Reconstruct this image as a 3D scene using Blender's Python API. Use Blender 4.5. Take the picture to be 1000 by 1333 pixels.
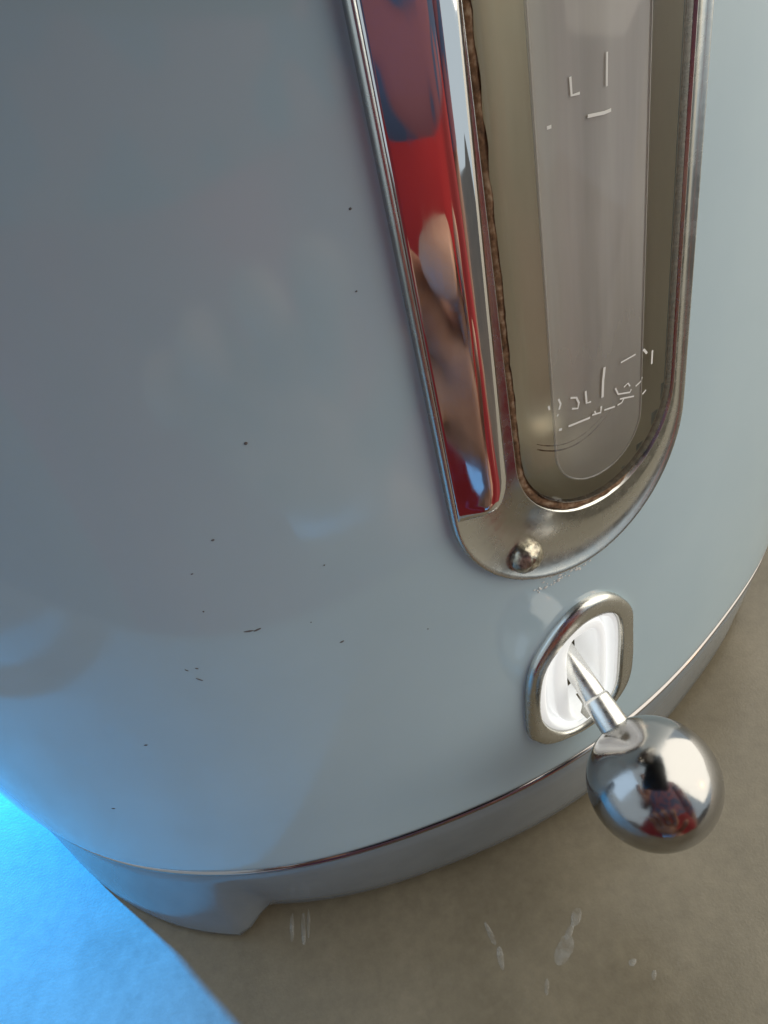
import bpy, bmesh, math, random
import numpy as np
from mathutils import Vector, Matrix, noise

random.seed(7)
for o in list(bpy.data.objects):
    bpy.data.objects.remove(o)
SC = bpy.context.scene
COL = SC.collection
ZR = 0.022                      # height of the kettle's lower trim ring above the counter (metres)

# ------------------------------------------------------------------ camera
cd = bpy.data.cameras.new("camera")
cam = bpy.data.objects.new("camera", cd)
COL.objects.link(cam)
CAM_LOC = Vector((0.0094348, -0.1275988, 0.0916 + ZR))
CX = Vector((0.96128093, -0.18247518, -0.20649885))
CY = Vector((0.27557026, 0.63653427, 0.72033683))
CZ = Vector((0.0, -0.74935101, 0.66217299))
cam.matrix_world = Matrix((
    (CX.x, CY.x, CZ.x, CAM_LOC.x),
    (CX.y, CY.y, CZ.y, CAM_LOC.y),
    (CX.z, CY.z, CZ.z, CAM_LOC.z),
    (0, 0, 0, 1)))
cd.sensor_fit = 'VERTICAL'
cd.sensor_height = 24.0
cd.lens = 962.0 / 1333.0 * 24.0
cd.clip_start = 0.003
cd.clip_end = 50
SC.camera = cam

# ------------------------------------------------------------------ world and lamps
w = bpy.data.worlds.new("World")
SC.world = w
w.use_nodes = True
bg = w.node_tree.nodes["Background"]
bg.inputs[0].default_value = (0.74, 0.87, 0.96, 1)
bg.inputs[1].default_value = 0.28

def area(name, loc, target, power, col, sx, sy):
    l = bpy.data.lights.new(name, 'AREA')
    l.shape = 'RECTANGLE'; l.size = sx; l.size_y = sy
    l.energy = power; l.color = col
    o = bpy.data.objects.new(name, l); COL.objects.link(o)
    o.location = loc
    o.rotation_euler = (Vector(target) - Vector(loc)).to_track_quat('-Z', 'Y').to_euler()
    return o
# a narrow shaft of blue daylight from behind the kettle on the left
sl = bpy.data.lights.new("window_light", 'SPOT')
sl.energy = 900; sl.color = (0.0, 0.29, 1.0); sl.spot_size = math.radians(7.5); sl.spot_blend = .05; sl.shadow_soft_size = .026
so = bpy.data.objects.new("window_light", sl); COL.objects.link(so)
so.location = (-1.06 - .10, 1.10 + .08, 0.80)
so.rotation_euler = (Vector((-.207, .069, 0)) - so.location).to_track_quat('-Z', 'Y').to_euler()
# the room's pale light from the right
area("room_light", (1.10, -0.16, 0.75), (0, 0, 0.05), 12.0, (1.0, 0.91, 0.75), 2.2, 2.2)
# small warm lamp across the room, an orange point in the ball
ol = bpy.data.lights.new("warm_lamp", 'POINT'); ol.energy = .22; ol.color = (1.0, .42, .10); ol.shadow_soft_size = .035
oo = bpy.data.objects.new("warm_lamp", ol); COL.objects.link(oo); oo.location = (.84, -.46, .165)
# soft blue fill lamp added on the left
area("blue_fill", (-0.95, 0.05, 0.55), (0, 0, 0.02), 1.1, (0.45, 0.70, 1.0), 1.0, 1.0)

SC.view_settings.view_transform = 'Standard'
SC.view_settings.look = 'None'
SC.view_settings.exposure = 1.27
SC.view_settings.gamma = 1.0

# ------------------------------------------------------------------ materials
def mat(name, base=(.5, .5, .5), rough=.5, metal=0.0, coat=0.0, spec=.5, emit=None, estr=0):
    m = bpy.data.materials.new(name); m.use_nodes = True
    b = m.node_tree.nodes["Principled BSDF"]
    b.inputs["Base Color"].default_value = (*base, 1)
    b.inputs["Roughness"].default_value = rough
    b.inputs["Metallic"].default_value = metal
    b.inputs["Coat Weight"].default_value = coat
    b.inputs["Specular IOR Level"].default_value = spec
    if emit:
        b.inputs["Emission Color"].default_value = (*emit, 1)
        b.inputs["Emission Strength"].default_value = estr
    return m
def nodes(m):
    return m.node_tree.nodes, m.node_tree.links, m.node_tree.nodes["Principled BSDF"]
def noise_col(m, scale, stops, detail=6, dist=0.0, rough=.6, obj=True, socket="Base Color", stretch=None):
    n, l, b = nodes(m)
    t = n.new("ShaderNodeTexCoord")
    nz = n.new("ShaderNodeTexNoise"); nz.inputs["Scale"].default_value = scale
    nz.inputs["Detail"].default_value = detail; nz.inputs["Distortion"].default_value = dist
    nz.inputs["Roughness"].default_value = rough
    src = t.outputs["Object"]
    if stretch:
        mp = n.new("ShaderNodeMapping"); mp.inputs["Scale"].default_value = stretch
        l.new(src, mp.inputs[0]); src = mp.outputs[0]
    l.new(src, nz.inputs["Vector"])
    r = n.new("ShaderNodeValToRGB")
    while len(r.color_ramp.elements) < len(stops): r.color_ramp.elements.new(.5)
    for e, (p, c) in zip(r.color_ramp.elements, stops):
        e.position = p; e.color = (*c, 1) if not isinstance(c, float) else (c, c, c, 1)
    l.new(nz.outputs["Fac"], r.inputs[0])
    l.new(r.outputs[0], b.inputs[socket])
    return nz, r
def bump(m, scale, dist, strength=1.0, detail=4):
    n, l, b = nodes(m)
    t = n.new("ShaderNodeTexCoord")
    nz = n.new("ShaderNodeTexNoise"); nz.inputs["Scale"].default_value = scale; nz.inputs["Detail"].default_value = detail
    l.new(t.outputs["Object"], nz.inputs["Vector"])
    bm_ = n.new("ShaderNodeBump"); bm_.inputs["Distance"].default_value = dist; bm_.inputs["Strength"].default_value = strength
    l.new(nz.outputs["Fac"], bm_.inputs["Height"])
    l.new(bm_.outputs[0], b.inputs["Normal"])

M = {}
M['enamel'] = mat('blue_enamel', (.46, .56, .60), .07)
M['enamel'].node_tree.nodes['Principled BSDF'].inputs['IOR'].default_value = 1.8
noise_col(M['enamel'], 38, [(.3, (.42, .555, .635)), (.7, (.46, .595, .665))])
bump(M['enamel'], 60, .00004, .6, 2)
noise_col(M['enamel'], 26, [(.35, .05), (.55, .09), (.75, .2)], detail=5, dist=1.5, socket='Roughness')
M['base'] = mat('base_enamel', (.34, .39, .43), .16)
M['base'].node_tree.nodes['Principled BSDF'].inputs['IOR'].default_value = 1.8
noise_col(M['base'], 90, [(.3, (.17, .20, .225)), (.7, (.215, .245, .27))])
M['chrome'] = mat('polished_chrome', (.74, .73, .71), .05, 1)
M['glint'] = mat('painted_glint', (.52, .51, .47), .3)  # pale colour painted in place of light glints
noise_col(M['glint'], 500, [(.3, .04), (.7, .5)], detail=3, socket='Alpha')
M['ring'] = mat('trim_metal', (.38, .35, .34), .1, 1)
M['mug'] = mat('added_dark_mug', (.035, .045, .06), .2)
M['frame'] = mat('worn_chrome', (.62, .61, .57), .2, 1)
noise_col(M['frame'], 700, [(.3, .17), (.75, .34)], socket="Roughness")
bump(M['frame'], 900, .00002, .5)
M['panel'] = mat('mirror_chrome', (.84, .82, .80), .035, 1)
noise_col(M['panel'], 900, [(.45, .03), (.8, .12)], socket="Roughness", stretch=(1, 1, .12))
bump(M['panel'], 120, .00006, .5, 2)
M['ball'] = mat('ball_chrome', (.40, .39, .38), .1, 1)
noise_col(M['ball'], 260, [(.3, .09), (.55, .16), (.75, .3)], detail=8, socket='Roughness')
bump(M['ball'], 900, .00002, .5)
M['rod'] = mat('satin_steel', (.80, .79, .76), .3, 1)
noise_col(M['rod'], 900, [(.3, .2), (.75, .42)], socket='Roughness')
M['dark'] = mat('dark_gap', (.03, .03, .03), .6)
M['tray'] = mat('gauge_inside', (.30, .27, .22), .35, .2)
noise_col(M['tray'], 130, [(.3, (.60, .57, .46)), (.7, (.76, .73, .62))], stretch=(1, 1, .25))
M['gasket'] = mat('rusty_sealant', (.2, .12, .06), .8)
noise_col(M['gasket'], 1500, [(.3, (.05, .025, .012)), (.5, (.22, .12, .06)), (.7, (.46, .34, .23))], detail=8)
bump(M['gasket'], 1500, .00015)
M['print'] = mat('white_print', (.85, .85, .82), .5)
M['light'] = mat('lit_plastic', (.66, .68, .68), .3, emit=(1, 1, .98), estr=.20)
M['speck'] = mat('dirt', (.13, .12, .12), .7)
M['lime'] = mat('limescale', (.62, .62, .58), .8)
noise_col(M['lime'], 2500, [(.35, (.62, .62, .60)), (.7, (.85, .85, .82))])
M['grime'] = mat('grimy_metal', (.25, .22, .17), .3, .9)
noise_col(M['grime'], 1500, [(.35, (.16, .14, .12)), (.6, (.62, .57, .45))])
bump(M['grime'], 1200, .00012)
M['counter'] = mat('stone_counter', (.3, .27, .21), .24)
_, r = noise_col(M['counter'], 60, [(.25, (.150, .126, .086)), (.5, (.20, .170, .118)), (.75, (.25, .213, .150))], detail=12, rough=.72)
bump(M['counter'], 2600, .00003, .8, 6)
_n, _l, _b = nodes(M['counter'])
_t = _n.new('ShaderNodeTexCoord'); _z = _n.new('ShaderNodeTexNoise'); _z.inputs['Scale'].default_value = 520; _z.inputs['Detail'].default_value = 9; _z.inputs['Roughness'].default_value = .75
_mm = _n.new('ShaderNodeMix'); _mm.data_type = 'RGBA'; _mm.blend_type = 'OVERLAY'; _mm.inputs[0].default_value = .26
_src = _b.inputs['Base Color'].links[0].from_socket
_l.new(_t.outputs['Object'], _z.inputs['Vector']); _l.new(_src, _mm.inputs[6]); _l.new(_z.outputs['Fac'], _mm.inputs[7]); _l.new(_mm.outputs[2], _b.inputs['Base Color'])
# gauge glass: thin tinted pane with surface reflection
g = bpy.data.materials.new('smoky_glass'); g.use_nodes = True
n, l = g.node_tree.nodes, g.node_tree.links
n.remove(n["Principled BSDF"])
tr = n.new("ShaderNodeBsdfTransparent"); tr.inputs[0].default_value = (.85, .84, .79, 1)
gl = n.new("ShaderNodeBsdfGlossy"); gl.inputs[0].default_value = (1, 1, 1, 1); gl.inputs[1].default_value = .06
fr = n.new("ShaderNodeFresnel"); fr.inputs[0].default_value = 1.5
mx = n.new("ShaderNodeMixShader")
l.new(fr.outputs[0], mx.inputs[0]); l.new(tr.outputs[0], mx.inputs[1]); l.new(gl.outputs[0], mx.inputs[2])
l.new(mx.outputs[0], n["Material Output"].inputs[0])
M['glass'] = g
g2 = g.copy(); g2.name = 'milky_glass'
n, l = g2.node_tree.nodes, g2.node_tree.links
df = n.new("ShaderNodeBsdfDiffuse"); df.inputs[0].default_value = (.74, .73, .72, 1)
m2 = n.new("ShaderNodeMixShader"); m2.inputs[0].default_value = .30
tc = n.new("ShaderNodeTexCoord"); mp = n.new("ShaderNodeMapping"); mp.inputs["Scale"].default_value = (1, 1, .06)
nz = n.new("ShaderNodeTexNoise"); nz.inputs["Scale"].default_value = 260; nz.inputs["Detail"].default_value = 4
mr = n.new("ShaderNodeMapRange"); mr.inputs[1].default_value = .3; mr.inputs[2].default_value = .75; mr.inputs[3].default_value = .28; mr.inputs[4].default_value = .6
l.new(tc.outputs["Object"], mp.inputs[0]); l.new(mp.outputs[0], nz.inputs["Vector"]); l.new(nz.outputs["Fac"], mr.inputs[0]); l.new(mr.outputs[0], m2.inputs[0])
sx = n.new("ShaderNodeSeparateXYZ"); m4 = n.new("ShaderNodeMapRange"); m4.inputs[1].default_value = .068; m4.inputs[2].default_value = .092; m4.inputs[3].default_value = .22; m4.inputs[4].default_value = 1.0
m5 = n.new("ShaderNodeMath"); m5.operation = 'MULTIPLY'
l.new(tc.outputs["Object"], sx.inputs[0]); l.new(sx.outputs[2], m4.inputs[0]); l.new(m4.outputs[0], m5.inputs[0]); l.new(mr.outputs[0], m5.inputs[1]); l.new(m5.outputs[0], m2.inputs[0])   # milky film thins towards the bottom
base_out = n["Material Output"].inputs[0].links[0].from_socket
l.new(base_out, m2.inputs[1]); l.new(df.outputs[0], m2.inputs[2]); l.new(m2.outputs[0], n["Material Output"].inputs[0])
M['milky'] = g2
g3 = g2.copy(); g3.name = 'frosted_edge'
for q in g3.node_tree.nodes:
    if q.type == 'MAP_RANGE': q.inputs[3].default_value = .35; q.inputs[4].default_value = .6
M['ridge'] = g3
M['floor'] = mat('brown_floor', (.10, .07, .05), .5)
noise_col(M['floor'], 6, [(.3, (.08, .055, .04)), (.7, (.13, .09, .06))])
M['skin'] = mat('skin', (.50, .27, .18), .6)
noise_col(M['skin'], 45, [(.3, (.36, .17, .11)), (.7, (.55, .31, .215))], detail=6)
M['shirt'] = mat('patterned_shirt', (.5, .2, .25), .8)
noise_col(M['shirt'], 34, [(.44, (.32, .12, .14)), (.52, (.27, .10, .12)), (.56, (.07, .10, .18))], detail=0)
M['skirt'] = mat('red_cloth', (.36, .012, .014), .8)
noise_col(M['skirt'], 14, [(.3, (.16, .006, .008)), (.65, (.40, .014, .016))], detail=3, stretch=(1, 1, .3))
M['hair'] = mat('brown_hair', (.05, .03, .02), .5)
M['phone'] = mat('black_phone', (.02, .02, .022), .25)
M['screen'] = mat('dark_screen', (.01, .01, .012), .05)

# ------------------------------------------------------------------ helpers
def link(name, bm, m, parent=None, smooth=True):
    me = bpy.data.meshes.new(name)
    bmesh.ops.recalc_face_normals(bm, faces=bm.faces[:])
    bm.to_mesh(me); bm.free()
    if smooth:
        for p in me.polygons: p.use_smooth = True
    for mm in (m if isinstance(m, (list, tuple)) else [m]): me.materials.append(mm)
    o = bpy.data.objects.new(name, me); COL.objects.link(o)
    if parent:
        o.parent = parent
    return o
def thing(name, label, cat, loc=(0, 0, 0)):
    o = bpy.data.objects.new(name, None); COL.objects.link(o)
    o.location = loc; o.empty_display_size = .02
    o['label'] = label; o['category'] = cat
    return o
# the kettle's slightly out-of-round plan: radius in mm by angle (0 = front, + = right)
_t = [(-180, 85), (-100, 84.6), (-70, 83.6), (-50, 83.4), (-43.3, 83.67), (-37.8, 84.27), (-32.5, 85.11), (-28.6, 85.71),
      (-23.8, 86.1), (-19.1, 86.1), (-14.8, 85.95), (-11, 85.79), (-7.2, 85.47), (-3.1, 84.98), (0, 84.7), (2.7, 84.5),
      (6.2, 84.38), (12, 84.48), (17.5, 84.6), (25, 84.53), (31, 84.53), (37, 84.65), (42, 85.2), (46.3, 86.0), (55, 86.6),
      (75, 86), (110, 85), (180, 85)]
_a = np.arange(-180, 180, .5)
_r = np.interp(_a, [p[0] for p in _t], [p[1] for p in _t])
_k = np.exp(-.5 * (np.arange(-24, 25) * .5 / 3.2) ** 2); _k /= _k.sum()
_r = np.convolve(np.concatenate([_r[-24:], _r, _r[:24]]), _k, 'valid') / 1000
def R(th):
    th = (th + 180) % 360 - 180
    return float(np.interp(th, np.append(_a, 180), np.append(_r, _r[0])))
DEG = 1 / 1.478                 # degrees of arc per mm at the wall
def S(th, z, h=0.0):
    """point on the kettle wall: angle in degrees, height above the trim ring and offset outward in mm"""
    a = math.radians(th); r = R(th) + h / 1000
    return Vector((r * math.sin(a), -r * math.cos(a), z / 1000 + ZR))
def loft(loops, cap0=False, cap1=False):
    """bmesh skin through closed loops of points"""
    bm = bmesh.new()
    vs = [[bm.verts.new(p) for p in lp] for lp in loops]
    N = len(vs[0])
    for a, b in zip(vs, vs[1:]):
        for i in range(N):
            j = (i + 1) % N
            bm.faces.new((a[i], a[j], b[j], b[i]))
    if cap0: bm.faces.new(vs[0])
    if cap1: bm.faces.new(vs[-1])
    return bm
def stadium(cth, rad, z0, z1, n=32, side=24):
    """vertical stadium outline in (degrees, mm), z0 bottom, z1 top, rad in mm"""
    out = []
    zc0, zc1 = z0 + rad, z1 - rad
    for i in range(side): out.append((-rad, zc1 + (zc0 - zc1) * i / side))
    for i in range(n): a = math.pi + math.pi * i / n; out.append((rad * math.cos(a), zc0 + rad * math.sin(a)))
    for i in range(side): out.append((rad, zc0 + (zc1 - zc0) * i / side))
    for i in range(n): a = math.pi * i / n; out.append((rad * math.cos(a), zc1 + rad * math.sin(a)))
    return [(cth + x * DEG, z) for x, z in out]
def on(outline, h):
    return [S(t, z, h if not callable(h) else h(t, z)) for t, z in outline]
def closed_spline(pts, per=8):
    out = []; N = len(pts)
    for i in range(N):
        p0, p1, p2, p3 = [Vector(pts[(i + k) % N]) for k in (-1, 0, 1, 2)]
        for s in range(per):
            t = s / per
            out.append(.5 * ((2 * p1) + (p2 - p0) * t + (2 * p0 - 5 * p1 + 4 * p2 - p3) * t * t + (3 * p1 - p0 - 3 * p2 + p3) * t ** 3))
    return [(p.x, p.y) for p in out]
def resample(outline, N=120):
    """N points around a closed outline at even angles about its centre, starting on the right"""
    cx = sum(p[0] for p in outline) / len(outline); cz = sum(p[1] for p in outline) / len(outline)
    pol = sorted((math.atan2(z - cz, (t - cx) / DEG), math.hypot((t - cx) / DEG, z - cz)) for t, z in outline)
    aa = [p[0] for p in pol]; rr = [p[1] for p in pol]
    aa = [aa[-1] - 2 * math.pi] + aa + [aa[0] + 2 * math.pi]; rr = [rr[-1]] + rr + [rr[0]]
    out = []
    for i in range(N):
        a = -math.pi + 2 * math.pi * (i + .5) / N; r = float(np.interp(a, aa, rr))
        out.append((cx + r * math.cos(a) * DEG, cz + r * math.sin(a)))
    return out
def scaled(outline, k, kz=None):
    c = Vector((sum(p[0] for p in outline), sum(p[1] for p in outline))) / len(outline)
    kz = k if kz is None else kz
    return [(c.x + (x - c.x) * k, c.y + (z - c.y) * kz) for x, z in outline]
def inset(outline, d):
    """move an outline inwards by d mm"""
    P = [Vector((t / DEG, z)) for t, z in outline]; N = len(P); out = []
    for i in range(N):
        tg = (P[(i + 1) % N] - P[i - 1]).normalized()
        nn = Vector((-tg.y, tg.x))
        out.append(P[i] + nn * d)
    area2 = sum(P[i].x * P[(i + 1) % N].y - P[(i + 1) % N].x * P[i].y for i in range(N))
    if area2 < 0: out = [P[i] * 2 - out[i] for i in range(N)]
    return [(p.x * DEG, p.y) for p in out]
def inside(t, z, outline):
    c = False; N = len(outline); j = N - 1
    for i in range(N):
        xi, yi = outline[i]; xj, yj = outline[j]
        if (yi > z) != (yj > z) and t < (xj - xi) * (z - yi) / (yj - yi) + xi: c = not c
        j = i
    return c
def tube(bm, pts, radii, seg=20, caps=True):
    pts = [Vector(p) for p in pts]; rings = []
    up = Vector((0, 0, 1)) if abs((pts[1] - pts[0]).normalized().z) < .9 else Vector((1, 0, 0))
    for i, p in enumerate(pts):
        d = (pts[min(i + 1, len(pts) - 1)] - pts[max(i - 1, 0)]).normalized()
        a = (up - d * up.dot(d)).normalized(); b = d.cross(a); up = a
        rr = radii[i] if isinstance(radii, (list, tuple)) else radii
        rings.append([bm.verts.new(p + a * rr * math.cos(2 * math.pi * k / seg) + b * rr * math.sin(2 * math.pi * k / seg)) for k in range(seg)])
    for a, b in zip(rings, rings[1:]):
        for k in range(seg): bm.faces.new((a[k], a[(k + 1) % seg], b[(k + 1) % seg], b[k]))
    if caps: bm.faces.new(rings[0]); bm.faces.new(rings[-1])

# ------------------------------------------------------------------ countertop
EDGE = -0.151
def build_counter():
    prof = [(1.1, -.04), (1.1, 0), (EDGE + .006, 0)]
    for i in range(1, 9):
        a = math.pi / 2 * i / 8
        prof.append((EDGE + .006 - .006 * math.sin(a), -.006 + .006 * math.cos(a)))
    prof += [(EDGE, -.04)]
    bm = bmesh.new()
    ra = [bm.verts.new((-1.6, y, z)) for y, z in prof]; rb = [bm.verts.new((1.6, y, z)) for y, z in prof]
    for i in range(len(prof)):
        j = (i + 1) % len(prof); bm.faces.new((ra[i], ra[j], rb[j], rb[i]))
    bm.faces.new(ra); bm.faces.new(rb)
    o = link('countertop', bm, M['counter'], smooth=False)
    o['kind'] = 'structure'; o['label'] = 'beige speckled stone countertop under the kettle'
build_counter()

def build_floor():
    bm = bmesh.new()
    bm.faces.new([bm.verts.new(p) for p in ((-2.5, -2.5, -.9), (2.5, -2.5, -.9), (2.5, 2.5, -.9), (-2.5, 2.5, -.9))])
    o = link('floor', bm, M['floor']); o['kind'] = 'structure'; o['label'] = 'dark brown kitchen floor below the counter'
build_floor()
def build_marks():  # thin pale patches painted as glints of light on the counter
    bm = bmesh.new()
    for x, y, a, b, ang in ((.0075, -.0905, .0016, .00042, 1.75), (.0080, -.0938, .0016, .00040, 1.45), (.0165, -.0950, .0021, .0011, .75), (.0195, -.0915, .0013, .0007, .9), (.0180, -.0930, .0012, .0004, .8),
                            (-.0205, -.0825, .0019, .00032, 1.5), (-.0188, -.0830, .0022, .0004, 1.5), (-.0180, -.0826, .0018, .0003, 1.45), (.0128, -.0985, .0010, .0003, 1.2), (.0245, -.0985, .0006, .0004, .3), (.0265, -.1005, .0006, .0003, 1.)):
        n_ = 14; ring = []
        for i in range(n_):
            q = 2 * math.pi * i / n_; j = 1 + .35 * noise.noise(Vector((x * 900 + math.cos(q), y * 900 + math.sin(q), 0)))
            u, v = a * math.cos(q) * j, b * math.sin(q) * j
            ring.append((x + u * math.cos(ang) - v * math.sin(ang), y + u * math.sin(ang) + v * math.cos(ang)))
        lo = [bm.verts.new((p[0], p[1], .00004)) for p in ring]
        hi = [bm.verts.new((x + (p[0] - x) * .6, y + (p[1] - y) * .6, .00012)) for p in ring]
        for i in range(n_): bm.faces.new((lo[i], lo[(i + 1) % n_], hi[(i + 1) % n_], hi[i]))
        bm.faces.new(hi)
    o = link('painted_glints', bm, M['glint']); o['kind'] = 'stuff'; o['label'] = 'pale painted light glints on the beige countertop'
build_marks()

# ------------------------------------------------------------------ kettle
kettle = thing('kettle', 'pale blue enamel kettle with chrome water gauge and ball lever switch', 'kettle', (0, 0, 0))

BEZ = closed_spline([(12.52, 13.6), (13.05, 22.6), (14.48, 27.2), (17.3, 30.6), (20.14, 30.0), (22.3, 25.9), (22.67, 21.9),
                     (22.51, 12.6), (20.6, 8.7), (18.0, 7.35), (14.5, 8.5), (13.0, 10.9)])
BIN = closed_spline([(13.81, 14.8), (14.1, 22.0), (15.45, 25.8), (17.8, 28.0), (20.1, 27.2), (21.2, 24.2), (21.26, 17.3),
                     (20.7, 11.2), (17.9, 8.7), (15.4, 9.9)])
BEZ = resample(BEZ); BIN = resample(BIN)
PLATE = stadium(18.2, 12.35, 37.2, 148)
GLASS = stadium(19.75, 7.95, 45.0, 141)
GASK = stadium(19.65, 8.42, 44.2, 142)

def build_body():
    th = sorted(set([round(-180 + i * 1.5, 3) for i in range(240)] + [round(8 + i * .25, 3) for i in range(81)]))
    prof = [(-3, .45), (-1.6, .5), (-.75, .6), (-.3, .85), (-.06, 1.3), (0, 2.0)]
    prof += [(0, z) for z in np.arange(3.5, 46, .75)] + [(0, z) for z in np.arange(47, 141, 2.5)]
    for i in range(1, 13):
        a = math.pi / 2 * i / 12
        prof.append((-45 * (1 - math.cos(a)), 140 + 32 * math.sin(a)))
    for rr in (-55, -70, -84.9): prof.append((rr, 172 + (abs(rr) - 45) * .12))
    bm = bmesh.new()
    g = [[bm.verts.new(S(t, z, h)) for t in th] for h, z in prof]
    hole1 = scaled(BEZ, .9); hole2 = inset(GASK, .3)
    for i in range(len(prof) - 1):
        zc = (prof[i][1] + prof[i + 1][1]) / 2
        for j in range(len(th)):
            k = (j + 1) % len(th)
            tc = th[j] + (th[k] - th[j]) / 2 if k else 179.6
            if 10 < tc < 28 and (inside(tc, zc, hole1) or inside(tc, zc, hole2)): continue
            bm.faces.new((g[i][j], g[i][k], g[i + 1][k], g[i + 1][j]))
    return link('body', bm, M['enamel'], kettle)
body = build_body()

def revolve(prof, n=240, m=None, name='', parent=None):
    loops = [[S(-180 + 360 * i / n, z, h) for i in range(n)] for h, z in prof]
    return link(name, loft(loops), m, parent)
revolve([(-3, .3), (-1.4, .25), (-.75, .2), (-.35, .1), (-.18, -.1), (-.16, -.35), (-.3, -.6), (-.7, -.78), (-3, -.8)], 300, M['ring'], 'trim_ring', kettle)

def build_handle():
    # D shaped handle on the kettle's far left side
    a = math.radians(-160)
    e = Vector((math.sin(a), -math.cos(a), 0))
    pts = []
    for rr, z in [(.080, .045), (.092, .044), (.110, .046), (.126, .056), (.134, .075), (.137, .100), (.136, .125), (.128, .146), (.112, .157), (.094, .158), (.070, .155)]:
        pts.append(e * rr + Vector((0, 0, z + ZR)))
    sp = []
    for i in range(len(pts) - 1):
        p0, p1, p2, p3 = pts[max(i - 1, 0)], pts[i], pts[i + 1], pts[min(i + 2, len(pts) - 1)]
        for s in range(6):
            t = s / 6
            sp.append(.5 * ((2 * p1) + (p2 - p0) * t + (2 * p0 - 5 * p1 + 4 * p2 - p3) * t * t + (3 * p1 - p0 - 3 * p2 + p3) * t ** 3))
    sp.append(pts[-1])
    bm = bmesh.new(); tube(bm, sp, .0105, 20)
    link('handle', bm, M['chrome'], kettle)
build_handle()

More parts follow.
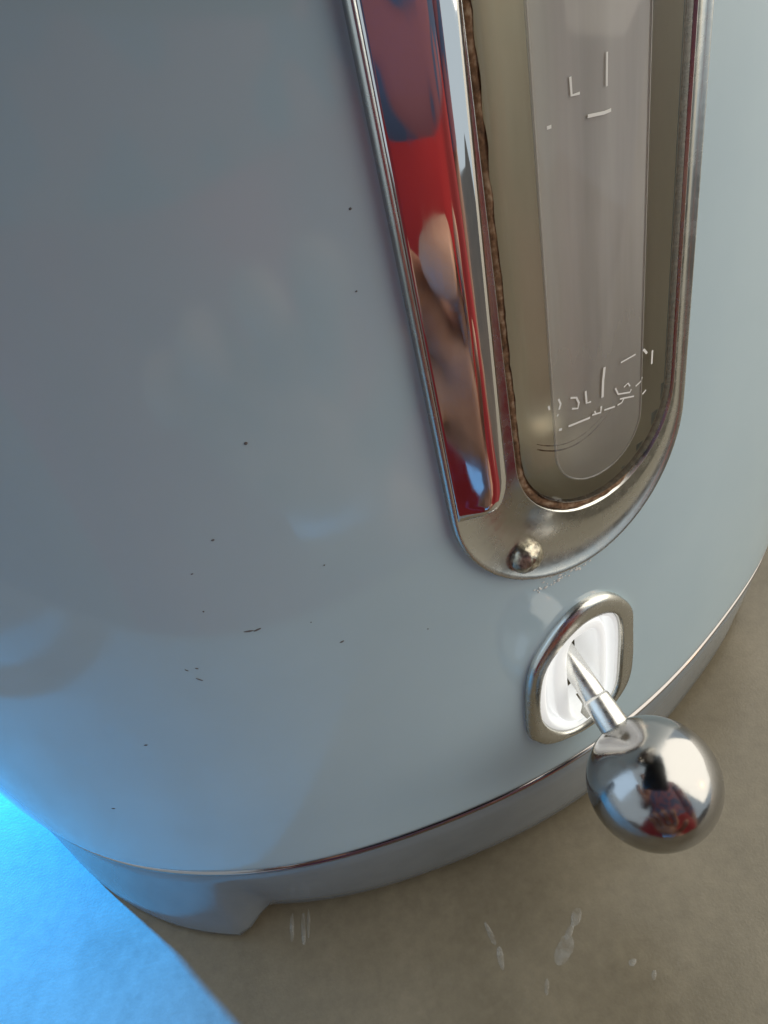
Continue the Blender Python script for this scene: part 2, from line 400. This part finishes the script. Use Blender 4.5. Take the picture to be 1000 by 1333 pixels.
# --- water gauge
def build_gauge():
    o2 = inset(PLATE, .35); o3 = inset(PLATE, .55)
    bm = loft([on(PLATE, -.4), on(PLATE, .55), on(inset(PLATE, .12), .85), on(o2, .95), on(o3, .72),
               on(inset(GASK, -.18), .72), on(inset(GASK, -.08), .9), on(GASK, .9), on(GASK, -.5)])
    fr_ = link('gauge_frame', bm, M['frame'], kettle)
    # raised mirror panel on the left of the gauge, sloping to face left
    Z0, Z1 = 49.9, 136
    rows = []
    zs = [49.7, 49.9, 50.2, 50.6, 51.2, 52, 53, 54.5, 57, 60, 64, 68, 72, 76, 80, 85, 90, 100, 112, 124, 132, 135, 136]
    ts = [0, .02, .06, .12, .2, .3, .4, .5, .58, .66, .73, .80, .86, .91, .95, .98, 1]
    bm = bmesh.new()
    for z in zs:
        lft = 10.15
        rgt = 13.25 + min(max((z - 55) / 35, 0), 1) * .62
        if z < 53.5:                                     # rounded lower right corner
            q = (53.5 - z) / 3.8
            rgt -= 2.3 * DEG * (1 - math.sqrt(max(0, 1 - q * q)))
        if z > 132: rgt -= 2.5 * DEG * ((z - 132) / 4) ** 2
        edge = min(1, max(0, (z - 49.65) / 1.0)); edge = math.sqrt(edge * (2 - edge))
        row = []
        for t in ts:
            x = t
            prof = .98 * (x / .62) if x < .5 else .98 * (.5 / .62) + .22 * math.sin(min(1, (x - .5) / .2) * math.pi / 2)
            if x > .86: prof -= .6 * ((x - .86) / .14) ** 2
            h = .78 + (prof + .1) * edge * (1 if t > 0 else 0)
            row.append(bm.verts.new(S(lft + (rgt - lft) * t, z, h)))
        row.append(bm.verts.new(S(rgt + .02, z, .6)))
        rows.append(row)
    for a, b in zip(rows, rows[1:]):
        for i in range(len(a) - 1): bm.faces.new((a[i], a[i + 1], b[i + 1], b[i]))
    link('mirror_panel', bm, M['panel'], kettle)
    # gasket: lumpy bead between frame and glass
    def lump(k):
        def f(t, z):
            v = Vector((t * 1.1, z * .75, k))
            return k - .25 * min(1, max(0, (t - 21) / 3)) + .10 * noise.noise(v) + .08 * noise.noise(v * 3.3)
        return f
    def wob(ol, amp, seed):
        return [(t + amp * noise.noise(Vector((t * .9, z * .55, seed))) * DEG, z + amp * noise.noise(Vector((t * .9, z * .55, seed + 9)))) for t, z in ol]
    GK = stadium(19.65, 8.42, 44.2, 142, 72, 150); GG = stadium(19.75, 7.95, 45.0, 141, 72, 150)
    bm = loft([on(GK, .3), on(wob(inset(GK, .1), .22, 1), lump(.66)), on(wob(inset(GK, .35), .1, 2), lump(.76)), on(wob(GG, .16, 4), lump(.74)), on(inset(GG, .12), .35)])
    link('gasket', bm, M['gasket'], kettle)
    # tray behind the glass
    I = stadium(19.6, 5.1, 47.0, 138)
    GT = inset(GLASS, -.3)
    bm = loft([on(GT, .2), on(inset(GT, .1), -1.5), on(inset(GT, .6), -3.4), on(inset(GT, 2.6), -4.2), on(inset(GT, 3.0), -5.6), on(inset(GT, 5.5), -6.6), on(inset(GT, 7.4), -6.8)], cap1=True)
    link('gauge_chamber', bm, M['tray'], kettle)
    # glass: domed lens with a flat inner face
    I = stadium(19.15, 4.35, 48.2, 138.0)
    bm = loft([on(inset(GLASS, -.05), .3), on(GLASS, .85), on(inset(GLASS, .35), 1.1), on(inset(GLASS, 1.2), 1.22), on(I, 1.5)])
    gob = link('gauge_glass', bm, M['glass'], kettle)
    link('glass_face', loft([on(I, 1.5), on(inset(I, .22), 1.56)], cap1=True), M['milky'], gob)
    rim = loft([on(inset(I, -.10), 1.46), on(inset(I, -.04), 1.60), on(inset(I, .06), 1.60), on(inset(I, .1), 1.5)])
    link('glass_ridge', rim, M['ridge'], gob)
    # printed scale
    ST = [([(15.92, 57.76), (15.96, 57.35)], .16), ([(16.53, 57.94), (16.64, 57.4), (16.53, 56.96)], .16), ([(16.39, 56.55), (16.46, 56.44)], .18),
          ([(17.26, 57.49), (17.63, 57.24), (17.77, 56.63), (17.69, 56.17), (17.32, 56.43)], .17), ([(18.22, 57.4), (18.26, 56.24), (18.55, 56.14)], .17),
          ([(19.48, 58.64), (19.37, 57.44), (19.32, 55.94)], .22), ([(20.57, 58.22), (21.6, 58.2)], .14), ([(22.16, 58.23), (22.44, 57.65)], .2),
          ([(22.85, 57.62), (22.83, 56.37)], .18), ([(20.2, 56.13), (20.4, 55.4), (21.24, 54.91), (21.34, 55.12)], .15),
          ([(20.8, 55.75), (21.09, 55.91), (21.24, 55.5)], .13), ([(21.65, 55.16), (22.05, 55.33), (22.12, 55.66)], .15), ([(22.19, 53.94), (22.46, 54.15)], .16),
          ([(17.05, 54.93), (18.46, 54.67)], .19), ([(16.45, 55.05), (16.63, 54.98)], .22), ([(18.61, 54.8), (19.18, 54.59), (19.23, 55.18)], .17),
          ([(18.77, 55.06), (18.86, 54.69)], .13), ([(19.42, 54.63), (20.16, 54.38)], .16), ([(20.35, 54.36), (20.66, 54.36), (20.81, 54.68)], .14),
          ([(20.52, 54.82), (20.81, 54.68), (21.55, 54.27)], .14),
          ([(17.96, 79.33), (17.99, 78.33), (18.39, 78.28)], .16), ([(18.75, 76.85), (19.59, 76.65), (19.96, 76.64)], .2), ([(19.77, 79.83), (19.74, 78.04)], .12), ([(16.75, 77.13), (16.97, 77.12)], .2)]
    bm = bmesh.new()
    for pts, wd in ST:
        P = [Vector((t / DEG, z)) for t, z in pts]; Lr = []
        for i, p in enumerate(P):
            d = (P[min(i + 1, len(P) - 1)] - P[max(i - 1, 0)]).normalized(); nn = Vector((-d.y, d.x)) * wd / 2
            Lr.append((p + nn, p - nn))
        V = [[bm.verts.new(S(q.x * DEG, q.y, 1.59)) for q in pr] for pr in Lr]
        for a, b in zip(V, V[1:]): bm.faces.new((a[0], a[1], b[1], b[0]))
    link('gauge_print', bm, M['print'], gob)
    bm = bmesh.new()
    for dz, wd in ((0, .16), (.55, .1)):
        pr = None
        for i in range(17):
            t = 15.95 + 5.4 * i / 16; z = 50.55 + dz + 1.6 * ((i / 16 - .5) * 2) ** 2
            q = (bm.verts.new(S(t, z - wd / 2, -.6)), bm.verts.new(S(t, z + wd / 2, -.6)))
            if pr: bm.faces.new((pr[0], q[0], q[1], pr[1]))
            pr = q
    link('water_line', bm, M['grime'], gob)
    # screw at the frame's foot
    bm = bmesh.new()
    c = S(14.0, 42.1, .7); nrm = (S(14.0, 42.1, 2) - c).normalized()
    t1 = nrm.cross(Vector((0, 0, 1))).normalized(); t2 = nrm.cross(t1)
    loops = []
    for k in range(7):
        a = math.pi / 2 * k / 6
        rr = .00168 * math.cos(a) if k < 6 else .0001
        hh = .0012 * math.sin(a)
        loops.append([c + nrm * (hh + .00012 * noise.noise(Vector((math.cos(b) * 2, math.sin(b) * 2, k * .6)))) + (t1 * math.cos(b) + t2 * math.sin(b)) * rr * (1 + .06 * noise.noise(Vector((math.cos(b), math.sin(b), 3)))) for b in [2 * math.pi * i / 28 for i in range(28)]])
    loops.insert(0, [p - nrm * .0004 for p in loops[0]])
    sc_ = link('screw', loft(loops, cap1=True), M['grime'], kettle)
build_gauge()

# --- switch
def build_switch():
    bm = loft([on(BEZ, -.5), on(BEZ, .45), on(scaled(BEZ, .985), .75), on(scaled(BEZ, .95), .95), on(scaled(BIN, 1.06), 1.0), on(scaled(BIN, 1.015), .9), on(BIN, .55), on(BIN, -3)])
    bez = link('switch_bezel', bm, M['frame'], kettle)
    SL = []
    cx, cz, hw, hh = 18.35, 16.6, 2.2, 7.9
    for i in range(len(BIN)):
        a = math.atan2(BIN[i][1] - 18.4, (BIN[i][0] - 17.6) / DEG * 1.6)
        c, s = math.cos(a), math.sin(a); e = 2 / 4.0
        SL.append((cx + hw * DEG * math.copysign(abs(c) ** e, c), cz + hh * math.copysign(abs(s) ** e, s)))
    i1 = scaled(BIN, .995)
    mix = lambda f: [(a[0] * (1 - f) + b[0] * f, a[1] * (1 - f) + b[1] * f) for a, b in zip(i1, SL)]
    bm = loft([on(i1, .35), on(mix(.05), .45), on(mix(.16), .42), on(mix(.22), .25), on(mix(.27), -1.0), on(mix(.42), -1.35), on(mix(.47), -1.2), on(mix(.52), -.45), on(mix(.58), -.25), on(mix(.86), -.25), on(mix(.95), -.4), on(SL, -.8), on(scaled(SL, .97), -1.5), on(scaled(SL, .95), -4.5)])
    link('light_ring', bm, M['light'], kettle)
    bm = loft([on(scaled(SL, 1.3), -4.4), on(scaled(SL, 1.25), -7.5)], cap1=True)
    link('slot_back', bm, M['grime'], kettle)
    lever_root = S(18.0, 18.9, -4.0)
    th = math.radians(17.9)
    ball_c = Vector((.0960 * math.sin(th), -.0960 * math.cos(th), .011 + ZR))
    d = (ball_c - lever_root); Ln = d.length; d.normalize()
    at = lambda s: lever_root + d * s
    bm = bmesh.new(); tube(bm, [at(0), at(.001), at(Ln - .0105), at(Ln - .010)], [.0013, .0014, .0014, .0014], 24)
    lev = link('switch_lever', bm, M['rod'], kettle)
    bm = bmesh.new(); tube(bm, [at(Ln - .0107), at(Ln - .01065), at(Ln - .0103), at(Ln - .0066), at(Ln - .0062)], [.0013, .00145, .0016, .0017, .0017], 24)
    link('lever_collar', bm, M['rod'], lev)
    bm = bmesh.new(); bmesh.ops.create_uvsphere(bm, u_segments=64, v_segments=40, radius=.0071)
    bmesh.ops.translate(bm, verts=bm.verts, vec=ball_c)
    link('ball_knob', bm, M['ball'], lev)
build_switch()

# --- dirt on the enamel
def build_specks():
    bm = bmesh.new()
    def blob(t, z, a, b, ang):
        n_ = 9; ca, sa = math.cos(ang), math.sin(ang)
        def ring(k, h):
            out = []
            for i in range(n_):
                q = 2 * math.pi * i / n_; j = 1 + .3 * noise.noise(Vector((t * 3 + math.cos(q), z + math.sin(q), 1)))
                x, y = a * k * math.cos(q) * j, b * k * math.sin(q) * j
                out.append(S(t + (x * ca - y * sa) * DEG, z + x * sa + y * ca, h))
            return [bm.verts.new(p) for p in out]
        r0, r1 = ring(1, .005), ring(.7, .05)
        for i in range(n_): bm.faces.new((r0[i], r0[(i + 1) % n_], r1[(i + 1) % n_], r1[i]))
        bm.faces.new(r1)
    for t, z, a, b, g_ in [(-2.98, 45.1, .45, .11, -.25), (-2.5, 44.95, .42, .1, .2), (1.06, 63.23, .14, .13, 0), (-2.4, 55.87, .14, .1, 0), (-4.2, 53.18, .1, .06, 0),
                          (-4.69, 48.86, .08, .08, 0), (1.75, 40.04, .24, .1, .2), (-7.04, 40.65, .4, .05, -.9), (-7.41, 42.29, .2, .03, -.9), (-6.8, 42.2, .16, .05, -.6),
                          (-12.97, 32.07, .2, .1, .1), (-19.68, 18.88, .25, .1, 0), (8.46, 76.15, .10, .09, 0), (7.89, 71.2, .07, .06, 0),
                          (7.05, 37.49, .07, .07, 0), (2.43, 49.78, .07, .07, 0), (.51, 43.81, .06, .05, 0)]:
        blob(t, z, a, b, g_)
    o = link('dirt_specks', bm, M['speck'], kettle); o['kind'] = 'stuff'
    bm = bmesh.new()
    for i in range(46):
        t = 14.5 + random.random() ** .8 * 4.6; z = 36.6 + random.uniform(-1.0, .3) - .2 * (t - 17) * 0
        a = random.uniform(.08, .32)
        n_ = 7
        ring = [bm.verts.new(S(t + a * math.cos(2 * math.pi * k / n_) * random.uniform(.6, 1) * DEG, z + a * .6 * math.sin(2 * math.pi * k / n_) * random.uniform(.6, 1), .03)) for k in range(n_)]
        top = bm.verts.new(S(t, z, random.uniform(.1, .2)))
        for k in range(n_): bm.faces.new((ring[k], ring[(k + 1) % n_], top))
    o = link('limescale_crust', bm, M['lime'], kettle); o['kind'] = 'stuff'
build_specks()

# ------------------------------------------------------------------ power base
base = thing('power_base', 'grey blue round base with a stubby foot under the kettle', 'kettle base', (0, 0, 0))
def build_base():
    n_ = 360
    def fw(th):                      # 1 on a foot, 0 between feet
        v = 0
        for c in (-34, 86, 206):
            d = abs((th - c + 180) % 360 - 180)
            x = min(1, max(0, (18.3 - d) / 3.4)); v = max(v, x * x * (3 - 2 * x))
        return v
    loops = []
    TH = [-180 + 360 * i / n_ for i in range(n_)]
    def flare(th):
        v = 0
        for c in (-27, 93, 213):
            d = abs((th - c + 180) % 360 - 180); v = max(v, max(0, 1 - (d / 20) ** 2))
        return v
    def lp(h, zf, zg, fl):
        return [S(t, zg + (zf - zg) * fw(t), h + fl * flare(t)) for t in TH]
    def lp(h, zf, zg, fl, hg=None):
        hg = h if hg is None else hg
        return [S(t, zg + (zf - zg) * fw(t), hg + (h - hg) * fw(t) + fl * flare(t) * fw(t)) for t in TH]
    loops = [lp(-6, -1.0, -1.0, 0), lp(-1.2, -1.05, -1.05, 0), lp(-.75, -1.35, -1.35, 0), lp(-.75, -5, -4.6, .1, -1.0), lp(-.8, -9, -8.4, .3, -1.5), lp(-.8, -13, -12.2, .8, -2.1), lp(-.8, -17, -15.8, 1.3, -2.7),
             lp(-.8, -20, -18.6, 1.7, -3.1), lp(-1.0, -21.4, -19.2, 1.7, -3.4), lp(-1.9, -21.95, -19.6, 1.4, -4.2), lp(-9, -21.98, -19.6, 0), lp(-12, -21.5, -19, 0)]
    link('base_shell', loft(loops), M['base'], base)
    bm = bmesh.new()
    lo = [[S(t, z, h) for t in TH[::4]] for h, z in [(-11.5, -19.2), (-30, -19.5), (-84.9, -19.5)]]
    link('underside', loft(lo), M['dark'], base)
build_base()

# ------------------------------------------------------------------ the photographer, seen only in the chrome
def skin_mesh(verts, edges, root=0, sub=2):
    me = bpy.data.meshes.new('tmp'); me.from_pydata([v[:3] for v in verts], edges, [])
    o = bpy.data.objects.new('tmp', me); COL.objects.link(o)
    o.modifiers.new('s', 'SKIN'); sd = o.modifiers.new('u', 'SUBSURF'); sd.levels = sub; sd.render_levels = sub
    for i, v in enumerate(me.skin_vertices[0].data):
        q = verts[i]; v.radius = (q[3], q[4] if len(q) > 4 else q[3]); v.use_root = (i == root)
    dg = bpy.context.evaluated_depsgraph_get(); dg.update()
    m2 = bpy.data.meshes.new_from_object(o.evaluated_get(dg))
    bpy.data.objects.remove(o); bpy.data.meshes.remove(me)
    return m2
def build_person():
    V, E = [], []
    def chain(pts, start=None):
        prev = start
        for p in pts:
            V.append(p); i = len(V) - 1
            if prev is not None: E.append((prev, i))
            prev = i
        return prev
    oy = -.40
    pel = chain([(0, oy, .0, .16, .12)])
    waist = chain([(0, oy, .10, .13, .10), (0, oy + .005, .22, .145, .11), (0, oy, .36, .16, .115), (0, oy - .01, .45, .12, .09)], pel)
    chest = waist
    neck = chain([(0, oy, .53, .055), (0, oy + .015, .585, .055), (0, oy + .03, .64, .075, .085), (0, oy + .045, .71, .078, .095), (0, oy + .045, .77, .055, .065)], chest)
    for s in (-1, 1):
        chain([(s * .09, oy, -.10, .095), (s * .10, oy + .01, -.42, .062), (s * .10, oy - .01, -.60, .055), (s * .10, oy - .01, -.83, .038), (s * .10, oy + .02, -.875, .038, .03), (s * .11, oy + .13, -.885, .035, .018)], pel)
    hands = []
    # right arm up to the phone, left arm down to the counter's edge
    for s, el, wr, fd, pn in ((-1, (-.24, -.42, .17), (-.095, -.235, .155), (.5, .72, .42), (-.75, .3, .3)),
                              (1, (.15, -.34, -.18), (.026, -.243, -.062), (-.16, .33, .92), (.05, .9, -.4))):
        wv = Vector(wr); f = Vector(fd).normalized(); pn = Vector(pn); pn = (pn - f * pn.dot(f)).normalized(); sd = f.cross(pn).normalized()
        w_ = chain([(s * .17, oy - .01, .43, .055), (s * .20, oy - .02, .30, .046), (el[0], el[1], el[2], .038), tuple((Vector(el) * .5 + wv * .5)) + (.033,), tuple(wv) + (.024,)], chest)
        pc = chain([tuple(wv + f * .025) + (.024,), tuple(wv + f * .06) + (.026,)], w_)
        for k, (off, ln, cu) in enumerate(((-.028, .062, .9), (-.009, .070, .9), (.010, .067, .95), (.028, .055, 1.05))):
            b = wv + f * .085 + sd * off; d1 = (f + pn * .25 * cu).normalized(); d2 = (f + pn * cu).normalized(); d3 = (f + pn * 1.7 * cu).normalized()
            p1 = b + d1 * ln * .42; p2 = p1 + d2 * ln * .32; p3 = p2 + d3 * ln * .26
            chain([tuple(b) + (.0095,), tuple(p1) + (.0088,), tuple(p2) + (.008,), tuple(p3) + (.0068,)], pc)
        b = wv + f * .03 - sd * .028
        chain([tuple(b) + (.012,), tuple(b + f * .03 - sd * .02 + pn * .01) + (.0105,), tuple(b + f * .056 - sd * .024 + pn * .02) + (.0085,)], pc - 1)
    me = skin_mesh(V, E, pel)
    person = bpy.data.objects.new('person', me); COL.objects.link(person)
    me.materials.clear(); me.materials.append(M['skin'])
    for p in me.polygons: p.use_smooth = True
    person['label'] = 'person in pink patterned top and red skirt taking the photo, mirrored in the chrome'
    person['category'] = 'person'
    def garment(name, test, off, m, flare=None):
        bm = bmesh.new(); bm.from_mesh(me); bm.normal_update()
        bmesh.ops.delete(bm, geom=[f for f in bm.faces if not test(f.calc_center_median())], context='FACES')
        for v in bm.verts:
            v.co += v.normal * off
            if flare: v.co = flare(v.co)
        link(name, bm, m, person)
    arm = lambda c: abs(c.x) > .15 and c.z < .33
    garment('shirt', lambda c: .02 < c.z < .52 and not (abs(c.x) > .19 and c.z < .27) and c.y < -.28, .010, M['shirt'])
    bm = bmesh.new(); loops = []
    for z, rx, ry in ((.050, .158, .128), (.02, .168, .136), (-.05, .195, .155), (-.25, .22, .18), (-.45, .25, .21)):
        loops.append([Vector((rx * (1 + .03 * math.sin(9 * a)) * math.cos(a), oy + ry * (1 + .03 * math.sin(9 * a)) * math.sin(a), z)) for a in [2 * math.pi * i / 60 for i in range(60)]])
    bm.free(); link('skirt', loft(loops), M['skirt'], person)
    bm = bmesh.new(); bmesh.ops.create_uvsphere(bm, u_segments=24, v_segments=16, radius=1)
    for v in bm.verts:
        c = v.co; j = 1 + .04 * noise.noise(c * 4)
        v.co = Vector((c.x * .092 * j, oy + .02 + c.y * .112 * j, .725 + c.z * .105 * j))
    bmesh.ops.delete(bm, geom=[f for f in bm.faces if f.calc_center_median().y > oy + .075 and f.calc_center_median().z < .77], context='FACES')
    link('hair', bm, M['hair'], person)
    for s in (-1, 1):
        bm = bmesh.new(); bmesh.ops.create_uvsphere(bm, u_segments=12, v_segments=8, radius=.012)
        bmesh.ops.translate(bm, verts=bm.verts, vec=(s * .032, oy + .128, .715)); link('eye', bm, M['print'], person)
    bm = bmesh.new(); bmesh.ops.create_cone(bm, cap_ends=True, segments=10, radius1=.018, radius2=.008, depth=.05)
    bmesh.ops.rotate(bm, verts=bm.verts, matrix=Matrix.Rotation(-.35, 3, 'X')); bmesh.ops.translate(bm, verts=bm.verts, vec=(0, oy + .142, .69)); link('nose', bm, M['skin'], person)
    bm = bmesh.new(); bmesh.ops.create_uvsphere(bm, u_segments=12, v_segments=8, radius=1)
    for v in bm.verts: v.co = Vector((v.co.x * .026, oy + .118 + v.co.y * .012, .655 + v.co.z * .008))
    link('mouth', bm, M['skirt'], person)
build_person()
def build_phone():
    bm = bmesh.new()
    def rr(hw, hh, r, z):
        out = []
        for cx, cy, a0 in ((hw - r, hh - r, 0), (-hw + r, hh - r, 90), (-hw + r, -hh + r, 180), (hw - r, -hh + r, 270)):
            for i in range(7):
                a = math.radians(a0 + 15 * i); out.append((cx + r * math.cos(a), cy + r * math.sin(a), z))
        return out
    ctr = CAM_LOC + CZ * .010 + CY * .055
    P = lambda q: ctr + CX * q[0] + CY * q[1] + CZ * q[2]
    ph = thing('phone', 'black smartphone held above the counter, mirrored in the chrome', 'phone', (0, 0, 0))
    link('phone_case', loft([[P(q) for q in rr(hw, hh, .009, z)] for hw, hh, z in ((.0335, .0715, -.004), (.0355, .0735, -.0025), (.0355, .0735, .0025), (.0335, .0715, .004))], True, True), M['phone'], ph, smooth=False)
    link('screen', loft([[P(q) for q in rr(.0325, .0700, .008, z)] for z in (.0041, .0044)], True, True), M['screen'], ph, smooth=False)
build_phone()

# unseen mug added left of the kettle to cast the shadow mirrored in the enamel
def build_added_mug():
    mx_, my_ = -.238, -.035
    mug = thing('mug', 'unseen dark mug added left of the kettle for its shadow', 'mug', (0, 0, 0))
    prof = [(.001, .004), (.030, .004), (.033, 0), (.036, .002), (.038, .010), (.040, .04), (.041, .095), (.0395, .0965), (.038, .095), (.037, .04), (.034, .010), (.001, .008)]
    link('added_mug_body', loft([[Vector((mx_ + r * math.cos(2 * math.pi * i / 48), my_ + r * math.sin(2 * math.pi * i / 48), z)) for i in range(48)] for r, z in prof], True, True), M['mug'], mug)
    pts = []
    for i in range(25):
        a = -math.pi / 2 + math.pi * i / 24
        pts.append(Vector((mx_ + .037 + .036 * math.cos(a), my_ + .004 * math.cos(a), .050 + .032 * math.sin(a))))
    bm = bmesh.new(); tube(bm, pts, .0062, 14); link('added_mug_handle', bm, M['mug'], mug)
build_added_mug()
